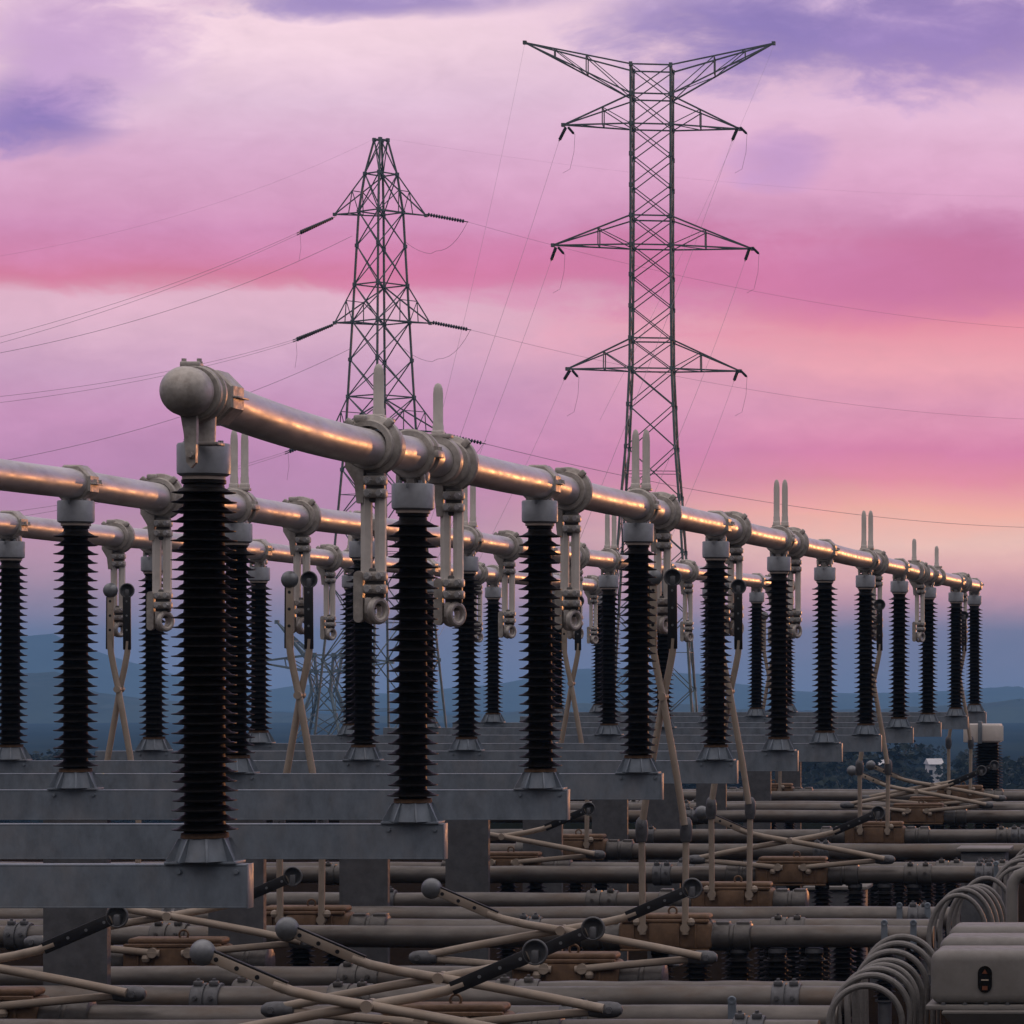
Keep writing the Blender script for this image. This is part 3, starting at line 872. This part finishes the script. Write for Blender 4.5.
# control cabinets in the dark background under the right tubes
for px, py, d, w_, h_, lab in ((985, 850, 41.5, .62, .5, 'flat-topped grey equipment cabinet behind the tubes at right'), (838, 888, 41.0, .75, .4, 'low dark equipment cabinet with rounded lid behind the brown gearbox')):
    c = P(px, py, d)
    t = thing('equipment_cabinet', lab, 'cabinet', (c.x, c.y, 0))
    MB().box((0, 0, c.z / 2), (w_, .5, c.z), .02).build('body', M['galv_dark'], t)
    MB().box((0, 0, c.z + .02), (w_ + .12, .62, .05), .012).build('lid', M['tank'], t)
    MB().box((0, -.256, c.z - .3), (w_ * .8, .012, .45), .004).build('door', M['galv_dark'], t)

# ------------------------------------------------------------------ lattice towers
def tower(name, label, cx, d, levels, braces, arms, thick, rot, halfdiag=None, base_z=None, peak=None, mat=None, horiz=()):
    """levels: list of (py, half width in px) of the square body from top to base; braces: py panel points"""
    mat = mat or M['tower']
    s = d / F
    base = P(cx, levels[-1][0], d)
    t = thing(name, label, 'lattice tower', (base.x, d, base.z), 0, 'steel lattice towers behind the yard')
    def hw(py):
        for (a, wa), (b2, wb) in zip(levels, levels[1:]):
            if a <= py <= b2: return (wa + (wb - wa) * (py - a) / (b2 - a)) * s
        return levels[-1][1] * s
    def zz(py): return (levels[-1][0] - py) * s
    def corner(py, k):
        h = hw(py) * math.sqrt(2)
        a = rot + PI / 4 + k * PI / 2
        return Vector((h * math.cos(a), h * math.sin(a), zz(py)))
    for k in range(4):
        m = MB()
        for (a, _), (b2, _) in zip(levels, levels[1:]):
            m.bar(corner(a, k), corner(b2, k), thick * 1.25)
        m.build('leg', mat, t)
    m = MB()
    for n_, (a, b2) in enumerate(zip(braces, braces[1:])):
        for k in range(4):
            q = (k + 1) % 4
            m.bar(corner(a, k), corner(b2, q), thick * .55); m.bar(corner(a, q), corner(b2, k), thick * .55)
            if (b2 - a) > 48:
                m.bar((corner(a, k) + corner(b2, q)) / 2, corner((a + b2) / 2, k), thick * .4)
                m.bar((corner(a, k) + corner(b2, q)) / 2, corner((a + b2) / 2, q), thick * .4)
    for h in horiz:
        for k in range(4): m.bar(corner(h, k), corner(h, (k + 1) % 4), thick * .8)
    # gusset plates
    for h in braces[:-1]:
        for k in range(4):
            m.box(corner(h, k), (thick * 1.9, thick * 1.9, thick * 2.4), 0, Matrix.Rotation(rot, 3, 'Z'))
    m.build('bracing', mat, t)
    tips = []
    for (pl, pu, tx, ty, side, nm) in arms:
        # pl lower chord py at body, pu upper chord py at body, tip (tx,ty) px
        m = MB()
        tip = Vector(((tx - cx) * s * math.cos(rot if abs(rot) < .5 else 0), 0, zz(ty)))
        if halfdiag is not None:
            ln = (tx - cx) * s
            tip = Vector((ln, ln * halfdiag, zz(ty)))
        ks = sorted(range(4), key=lambda k: -side * corner(pl, k).x)[:2]
        ll = [corner(pl, k) for k in ks]; uu = [corner(pu, k) for k in ks]
        for q in ll + uu: m.bar(q, tip, thick * .8)
        for f_ in (.42, .0):
            if f_ == 0: continue
            a = [q.lerp(tip, f_) for q in ll]; b2 = [q.lerp(tip, f_) for q in uu]
            for p_, q_ in zip(a, b2): m.bar(p_, q_, thick * .55)
            m.bar(a[0], a[1], thick * .5); m.bar(b2[0], b2[1], thick * .5)
            for p_, q_ in zip(ll, b2): m.bar(p_, q_, thick * .5)
            m.bar(ll[0], a[1], thick * .45); m.bar(a[0], tip.lerp(a[1], .4), thick * .4)
            f2 = .72
            c1 = [q.lerp(tip, f2) for q in ll]; c2 = [q.lerp(tip, f2) for q in uu]
            if nm == 'peak_arm':
                for p_, q_ in zip(c1, c2): m.bar(p_, q_, thick * .5)
                for p_, q_ in zip(a, c2): m.bar(p_, q_, thick * .45)
        m.box(tip, (thick * 2, thick * 2, thick * 2))
        m.build(nm, mat, t)
        tips.append(Vector((base.x, d, base.z)) + tip)
    return t, tips

RB = [68, 97, 127, 157, 188, 218, 247, 277, 308, 340, 370, 406, 448, 497, 552, 615, 690, 770]
tR, tipsR = tower('transmission_tower', 'taller dark lattice tower with wide V-shaped top arms, behind the posts at right', 652, 150,
    [(68, 19.5), (247, 19.5), (370, 20.5), (448, 24), (497, 28), (552, 31.5), (615, 35.5), (690, 40), (770, 46)], RB,
    [(97, 68, 529, 46, -1, 'peak_arm'), (97, 68, 771, 40, 1, 'peak_arm'),
     (127, 98, 566, 127, -1, 'cross_arm'), (127, 98, 738, 127, 1, 'cross_arm'),
     (247, 218, 556, 247, -1, 'cross_arm'), (247, 218, 750, 247, 1, 'cross_arm'),
     (370, 341, 570, 370, -1, 'cross_arm'), (370, 341, 738, 370, 1, 'cross_arm')],
    .088, .135, halfdiag=.136, horiz=(68, 97, 127, 218, 247, 340, 370))
LBr = [140, 174, 212, 246, 285, 322, 360, 397, 431, 470, 520, 585, 660, 760]
tL, tipsL = tower('transmission_tower', 'shorter dark lattice tower with a narrow pointed top, left of the taller one', 381, 180,
    [(140, 4.6), (174, 11), (212, 15.2), (322, 19.5), (431, 24), (585, 34), (760, 47)], LBr,
    [(213, 174, 338, 216, -1, 'cross_arm'), (213, 174, 423, 214, 1, 'cross_arm'),
     (322, 285, 338, 324, -1, 'cross_arm'), (322, 285, 427, 322, 1, 'cross_arm'),
     (431, 397, 335, 433, -1, 'cross_arm'), (431, 397, 436, 431, 1, 'cross_arm')],
    .092, PI / 4 + .17, halfdiag=.25, horiz=(140, 174, 212, 285, 322, 397, 431))
tF, tipsF = tower('transmission_tower', 'small hazy lattice tower far away, seen low between the left posts', 324, 430,
    [(655, 14), (690, 9), (740, 24)], [655, 672, 690, 715, 740],
    [(672, 655, 256, 662, -1, 'cross_arm'), (672, 655, 392, 662, 1, 'cross_arm'), (660, 655, 277, 622, -1, 'peak_arm'), (660, 655, 371, 622, 1, 'peak_arm')],
    .27, 0.0, horiz=(655, 672))

# ------------------------------------------------------------------ insulator strings, wires
def string(p0, p1, label, r=.085, n=14, kind='string'):
    p0 = Vector(p0); p1 = Vector(p1)
    L = (p1 - p0).length
    prof = [(.02, 0)]
    for k in range(n):
        z = L * (.06 + .86 * k / n); q = L * .86 / n
        prof += [(.03, z), (r, z + q * .3), (r, z + q * .5), (.03, z + q * .8)]
    prof += [(.03, L)]
    m = MB().lathe(prof, 10, T(p0) @ frame_z(p1 - p0).to_4x4())
    o = m.build('insulator_string', M['string'])
    tag(o, label, 'insulator', 'insulator strings on the towers')
def wire(pts, label, r=.02, name='overhead_wire'):
    m = MB().sweep(pts, r * .44, 6)
    o = m.build(name, M['wire'])
    tag(o, label, 'wire', 'overhead wires')
def sag(p0, p1, s, n=24):
    p0 = Vector(p0); p1 = Vector(p1)
    return [p0.lerp(p1, k / n) - Vector((0, 0, s * 4 * (k / n) * (1 - k / n))) for k in range(n + 1)]

# left tower, left-going strings and conductors
for (x0, y0, x1, y1, ex, ey, nm) in ((335, 217, 297, 233, -60, 352, 'upper'), (335, 324, 293, 340, -60, 402, 'middle'), (333, 434, 285, 452, -60, 520, 'lower')):
    for q, yy in enumerate((-1.0, 1.0)):
        string(P(x0, y0, 180), P(x1, y1 + q * 2, 176 + yy), f'long dark {("front", "rear")[q]} insulator string on the {nm} left arm of the shorter tower', .085, 18)
        wire(sag(P(x1, y1 + q * 2, 176 + yy), P(ex, ey + q * 7, 135 + yy), .5), f'thin conductor running left from the {nm} left arm of the shorter tower, {("front", "rear")[q]} of two', .02)
    # jumper droppers
    wire([P(x1 + 3, y1, 176), P(x1 + 4, y1 + 14, 176), P(x1 + 2, y1 + 28, 176)], f'short dropper hanging below the {nm} left string of the shorter tower', .018)
for (a, b2, nm) in (((352, 236, 181), (-40, 360, 150), 'highest'), ((352, 348, 181), (-40, 468, 150), 'lowest')):
    wire(sag(P(*a), P(*b2), .9), f'thin conductor passing left behind the shorter tower, {nm} of its pair', .026)
wire(sag(P(376, 138, 180), P(-40, 262, 150), 1.0), 'very thin earth wire from the top of the shorter tower to the left', .008)
wire(sag(P(384, 138, 180), P(1060, 196, 230), 1.0), 'very thin earth wire from the top of the shorter tower to the right', .006)
for (x0, y0, x1, y1, ex, ey, nm) in ((425, 214, 468, 222, 1060, 330, 'upper'), (430, 322, 471, 330, 1060, 420, 'middle'), (438, 433, 486, 444, 1060, 528, 'lower')):
    string(P(x0, y0, 180), P(x1, y1, 182), f'dark insulator string on the {nm} right arm of the shorter tower', .12, 14)
    wire(sag(P(x1, y1, 182), P(ex, ey, 240), 1.2), f'thin conductor running right from the {nm} right arm of the shorter tower', {'upper': .017, 'middle': .019, 'lower': .034}[nm])
    wire([P(404 + (x1 - 404) * k / 12 if True else 0, y0 + 40 - 30 * abs(k / 6 - 1) ** 2.2 * (1 if k > 6 else .45) - (0 if k < 6 else 3), 180.5) for k in range(13)],
         f'slack jumper loop below the {nm} right arm of the shorter tower', .025)
# right tower strings and droppers towards the yard
drop = [((566, 127), (559, 141), (470, 400), 'upper left'), ((738, 127), (732, 141), (640, 380), 'upper right'),
        ((556, 247), (551, 261), (478, 450), 'middle left'), ((750, 247), (745, 261), (690, 400), 'middle right'),
        ((570, 370), (564, 380), (490, 530), 'lower left'), ((738, 370), (734, 381), (684, 500), 'lower right')]
for (a, b2, e, nm) in drop:
    string(P(a[0], a[1], 150), P(b2[0], b2[1], 149.4), f'short dark insulator string at the {nm} arm tip of the taller tower', .085, 8)
    string(P(a[0] + 2, a[1], 150), P(a[0] + 9 if 'right' in nm else a[0] + 8, a[1] + 7, 150.6), f'second short dark string pointing right at the {nm} arm tip of the taller tower', .07, 6)
    ex = b2[0] + (e[0] - b2[0]) * 1.9; ey = b2[1] + (e[1] - b2[1]) * 1.9
    wire(sag(P(b2[0], b2[1], 149.4), P(ex, min(ey, 705), 90), .35), f'thin down-lead slanting from the {nm} arm of the taller tower to the yard', .015)
    wire([P(a[0] + 9, a[1] + 7, 150.6), P(a[0] + 8, a[1] + 25, 150.5), P(a[0] + 4, a[1] + 42, 150.3), P(a[0] - 3, a[1] + 46, 150)], f'slack jumper hanging under the {nm} arm of the taller tower', .018)
wire(sag(P(525, 42, 150), P(440, 420, 80), .4), 'very thin earth wire slanting down from the left top arm of the taller tower', .009)
wire(sag(P(775, 43, 150), P(600, 420, 80), .4), 'very thin earth wire slanting down from the right top arm of the taller tower', .009)

# ------------------------------------------------------------------ haze
hm = bpy.data.materials.new('haze'); hm.use_nodes = True
nt = hm.node_tree
nt.nodes.remove(nt.nodes['Principled BSDF'])
pv = nt.nodes.new('ShaderNodeVolumePrincipled')
pv.inputs['Color'].default_value = (.27, .57, .98, 1)
pv.inputs['Density'].default_value = 2.8e-4
nt.links.new(pv.outputs[0], nt.nodes['Material Output'].inputs['Volume'])
hz = MB(); hz.box((-300, 2620, -24.5), (6900, 5360, 139.0))
hz = hz.build('haze', hm)
tag(hz, 'pale blue evening haze filling the air to the hills', 'haze', kind='stuff')

# ------------------------------------------------------------------ world sky
SUN_AZ, SUN_EL = 13.0, 1.2
world = bpy.data.worlds.new('World'); scene.world = world; world.use_nodes = True
nt = world.node_tree
N = nt.nodes; Lk = nt.links
bg = N['Background']
def mnode(op, a, b2=None, c=None, clamp=False):
    n = N.new('ShaderNodeMath'); n.operation = op; n.use_clamp = clamp
    for k, v in enumerate((a, b2, c)):
        if v is None: continue
        if isinstance(v, (int, float)): n.inputs[k].default_value = v
        else: Lk.new(v, n.inputs[k])
    return n.outputs[0]
def smooth(v, a, b2):
    n = N.new('ShaderNodeMapRange'); n.interpolation_type = 'SMOOTHSTEP'
    n.inputs['From Min'].default_value = a; n.inputs['From Max'].default_value = b2
    Lk.new(v, n.inputs['Value']); return n.outputs[0]
def mixc(f, a, b2, blend='MIX'):
    n = N.new('ShaderNodeMix'); n.data_type = 'RGBA'; n.blend_type = blend
    if isinstance(f, (int, float)): n.inputs['Factor'].default_value = f
    else: Lk.new(f, n.inputs['Factor'])
    for nm, v in (('A', a), ('B', b2)):
        if isinstance(v, tuple): n.inputs[nm].default_value = (*v[:3], 1)
        else: Lk.new(v, n.inputs[nm])
    return n.outputs['Result']
tc = N.new('ShaderNodeTexCoord')
sp = N.new('ShaderNodeSeparateXYZ'); Lk.new(tc.outputs['Generated'], sp.inputs[0])
dx, dy, dz = sp.outputs
fy = mnode('MAXIMUM', dy, 0.12)
U = mnode('MULTIPLY', mnode('DIVIDE', dx, fy), F)       # bearing coordinate, +Y is 0
V = mnode('MULTIPLY', mnode('DIVIDE', dz, fy), F)       # height above the horizon
def noise(su, sv, scale, detail, rough, off=0.0, dist=0.0):
    cb = N.new('ShaderNodeCombineXYZ')
    Lk.new(mnode('MULTIPLY', U, su), cb.inputs[0]); Lk.new(mnode('MULTIPLY', V, sv), cb.inputs[1]); cb.inputs[2].default_value = off
    n = N.new('ShaderNodeTexNoise'); n.inputs['Scale'].default_value = scale; n.inputs['Detail'].default_value = detail
    n.inputs['Roughness'].default_value = rough; n.inputs['Distortion'].default_value = dist
    Lk.new(cb.outputs[0], n.inputs['Vector'])
    return mnode('SUBTRACT', n.outputs['Fac'], .5)
nA = noise(.0022, .006, 1.0, 3, .5, 3.1)
nB = noise(.006, .016, 1.0, 6, .6, 7.7, .4)
nC = noise(.016, .034, 1.0, 8, .62, 1.7, .6)
V2 = mnode('ADD', V, mnode('ADD', mnode('MULTIPLY', nA, 34), mnode('ADD', mnode('MULTIPLY', nB, 34), mnode('MULTIPLY', nC, 16))))
def ramp(stops):
    n = N.new('ShaderNodeValToRGB'); n.color_ramp.interpolation = 'EASE' if False else 'LINEAR'
    el = n.color_ramp.elements
    stops = sorted(((654 - y + 60) / 900, srgb(*c)) for y, c in stops)
    while len(el) < len(stops): el.new(.5)
    for e, (p, c) in zip(el, stops): e.position = max(0, min(1, p)); e.color = (*c, 1)
    Lk.new(mnode('DIVIDE', mnode('ADD', V2, 60), 900), n.inputs['Fac'])
    return n.outputs['Color']
left = ramp([(-150, (150, 140, 190)), (-60, (215, 190, 220)), (0, (249, 216, 229)), (45, (246, 214, 228)), (100, (228, 194, 218)), (150, (222, 174, 207)), (195, (218, 160, 197)), (230, (215, 146, 189)), (255, (215, 134, 176)), (276, (217, 126, 160)), (286, (222, 144, 172)), (296, (232, 184, 206)), (330, (227, 182, 206)), (365, (211, 164, 198)), (410, (208, 150, 192)), (460, (197, 140, 184)), (510, (194, 142, 180)), (550, (202, 154, 178)), (585, (190, 152, 174)), (610, (168, 145, 170)), (640, (150, 142, 172)), (680, (135, 140, 175)), (714, (130, 138, 175))])
right = ramp([(-150, (150, 140, 190)), (-60, (205, 180, 215)), (0, (228, 194, 222)), (45, (226, 188, 217)), (100, (231, 190, 218)), (165, (226, 172, 206)), (220, (215, 150, 190)), (260, (213, 132, 176)), (290, (212, 126, 168)), (325, (238, 148, 166)), (365, (241, 166, 180)), (410, (230, 156, 186)), (450, (224, 132, 174)), (480, (238, 146, 168)), (507, (255, 184, 168)), (540, (255, 205, 192)), (568, (250, 190, 188)), (600, (228, 168, 182)), (630, (178, 150, 175)), (660, (150, 142, 172)), (690, (135, 140, 175)), (714, (130, 138, 175))])
fac = smooth(mnode('ADD', U, mnode('MULTIPLY', nB, 260)), 330 - CX, 930 - CX)
sky = mixc(fac, left, right)
# purple cloud patches: (px, py, rx, ry, colour, strength)
for (px, py, rx, ry, c, st) in ((45, 112, 75, 34, (140, 120, 186), 1.0), (70, 45, 120, 50, (190, 150, 205), .8), (770, 28, 170, 50, (138, 120, 185), 1.0), (965, 42, 120, 46, (150, 126, 190), .95),
                                (370, 0, 150, 16, (140, 122, 188), .9), (785, 157, 42, 28, (190, 150, 205), .7), (985, 255, 130, 46, (192, 108, 158), .6), (860, 285, 220, 40, (208, 114, 160), .5), (600, 272, 240, 34, (214, 122, 170), .6)):
    ex = mnode('DIVIDE', mnode('ADD', mnode('SUBTRACT', U, px - CX), mnode('ADD', mnode('MULTIPLY', nB, rx * 2.0), mnode('MULTIPLY', nC, rx * .5))), rx)
    ey = mnode('DIVIDE', mnode('ADD', mnode('SUBTRACT', V, CY - py), mnode('ADD', mnode('MULTIPLY', nB, ry * 2.0), mnode('MULTIPLY', nC, ry * 1.1))), ry)
    r2 = mnode('ADD', mnode('MULTIPLY', ex, ex), mnode('MULTIPLY', ey, ey))
    k = mnode('MULTIPLY', mnode('SUBTRACT', 1.0, smooth(r2, -0.3, 2.1)), st)
    sky = mixc(k, sky, srgb(*c))
# soft cloud texture
tex = mnode('ADD', 1.0, mnode('ADD', mnode('MULTIPLY', nB, .22), mnode('MULTIPLY', nC, .17)))
vs = N.new('ShaderNodeVectorMath'); vs.operation = 'SCALE'; Lk.new(sky, vs.inputs[0]); Lk.new(tex, vs.inputs['Scale'])
sky = vs.outputs[0]
# the part of the sky behind and above: dusk blue
back = N.new('ShaderNodeValToRGB')
el = back.color_ramp.elements
el[0].position = 0; el[0].color = (.07, .065, .072, 1); el[1].position = 1; el[1].color = (.70, .62, .66, 1)
e = el.new(.25); e.color = (.135, .13, .15, 1)
Lk.new(dz, back.inputs['Fac'])
ff = smooth(dy, .05, .75)
sky = mixc(ff, back.outputs['Color'], sky)
top = smooth(dz, .26, .72)
sky = mixc(top, sky, (.90, .80, .80))
# bright afterglow round the sun, low on the right outside the frame
gl = mnode('ADD', mnode('POWER', mnode('DIVIDE', mnode('SUBTRACT', U, F * math.tan(R(SUN_AZ - 2))), 430.0), 2.0), mnode('POWER', mnode('DIVIDE', mnode('SUBTRACT', V, 40.0), 70.0), 2.0))
gl = mnode('MULTIPLY', mnode('EXPONENT', mnode('MULTIPLY', gl, -1.0)), smooth(dy, .1, .3))
glc = N.new('ShaderNodeVectorMath'); glc.operation = 'SCALE'; glc.inputs[0].default_value = (.33, .125, .025); Lk.new(gl, glc.inputs['Scale'])
sky = mixc(1.0, sky, glc.outputs[0], 'ADD')
# clear-air sky behind the clouds
st = N.new('ShaderNodeTexSky'); st.sky_type = 'NISHITA'; st.sun_disc = False
st.sun_elevation = R(SUN_EL); st.sun_rotation = R(SUN_AZ)
vs2 = N.new('ShaderNodeVectorMath'); vs2.operation = 'SCALE'; vs2.inputs['Scale'].default_value = .004; Lk.new(st.outputs[0], vs2.inputs[0])
sky = mixc(1.0, sky, vs2.outputs[0], 'ADD')
Lk.new(sky, bg.inputs['Color'])
bg.inputs['Strength'].default_value = 1.0

sd = bpy.data.lights.new('sun', 'SUN'); so = bpy.data.objects.new('sun', sd); COL.objects.link(so)
sd.energy = 0.55; sd.angle = R(1.0); sd.color = (1.0, .40, .12)
sv = Vector((math.sin(R(SUN_AZ)) * math.cos(R(SUN_EL)), math.cos(R(SUN_AZ)) * math.cos(R(SUN_EL)), math.sin(R(SUN_EL))))
so.rotation_euler = sv.to_track_quat('Z', 'Y').to_euler()
so.location = (20, 40, 30)

scene.render.engine = 'CYCLES'
scene.cycles.use_denoising = True
scene.cycles.max_bounces = 6
scene.cycles.volume_bounces = 1
scene.view_settings.view_transform = 'Standard'
scene.view_settings.look = 'None'
scene.view_settings.exposure = 0
scene.view_settings.gamma = 1
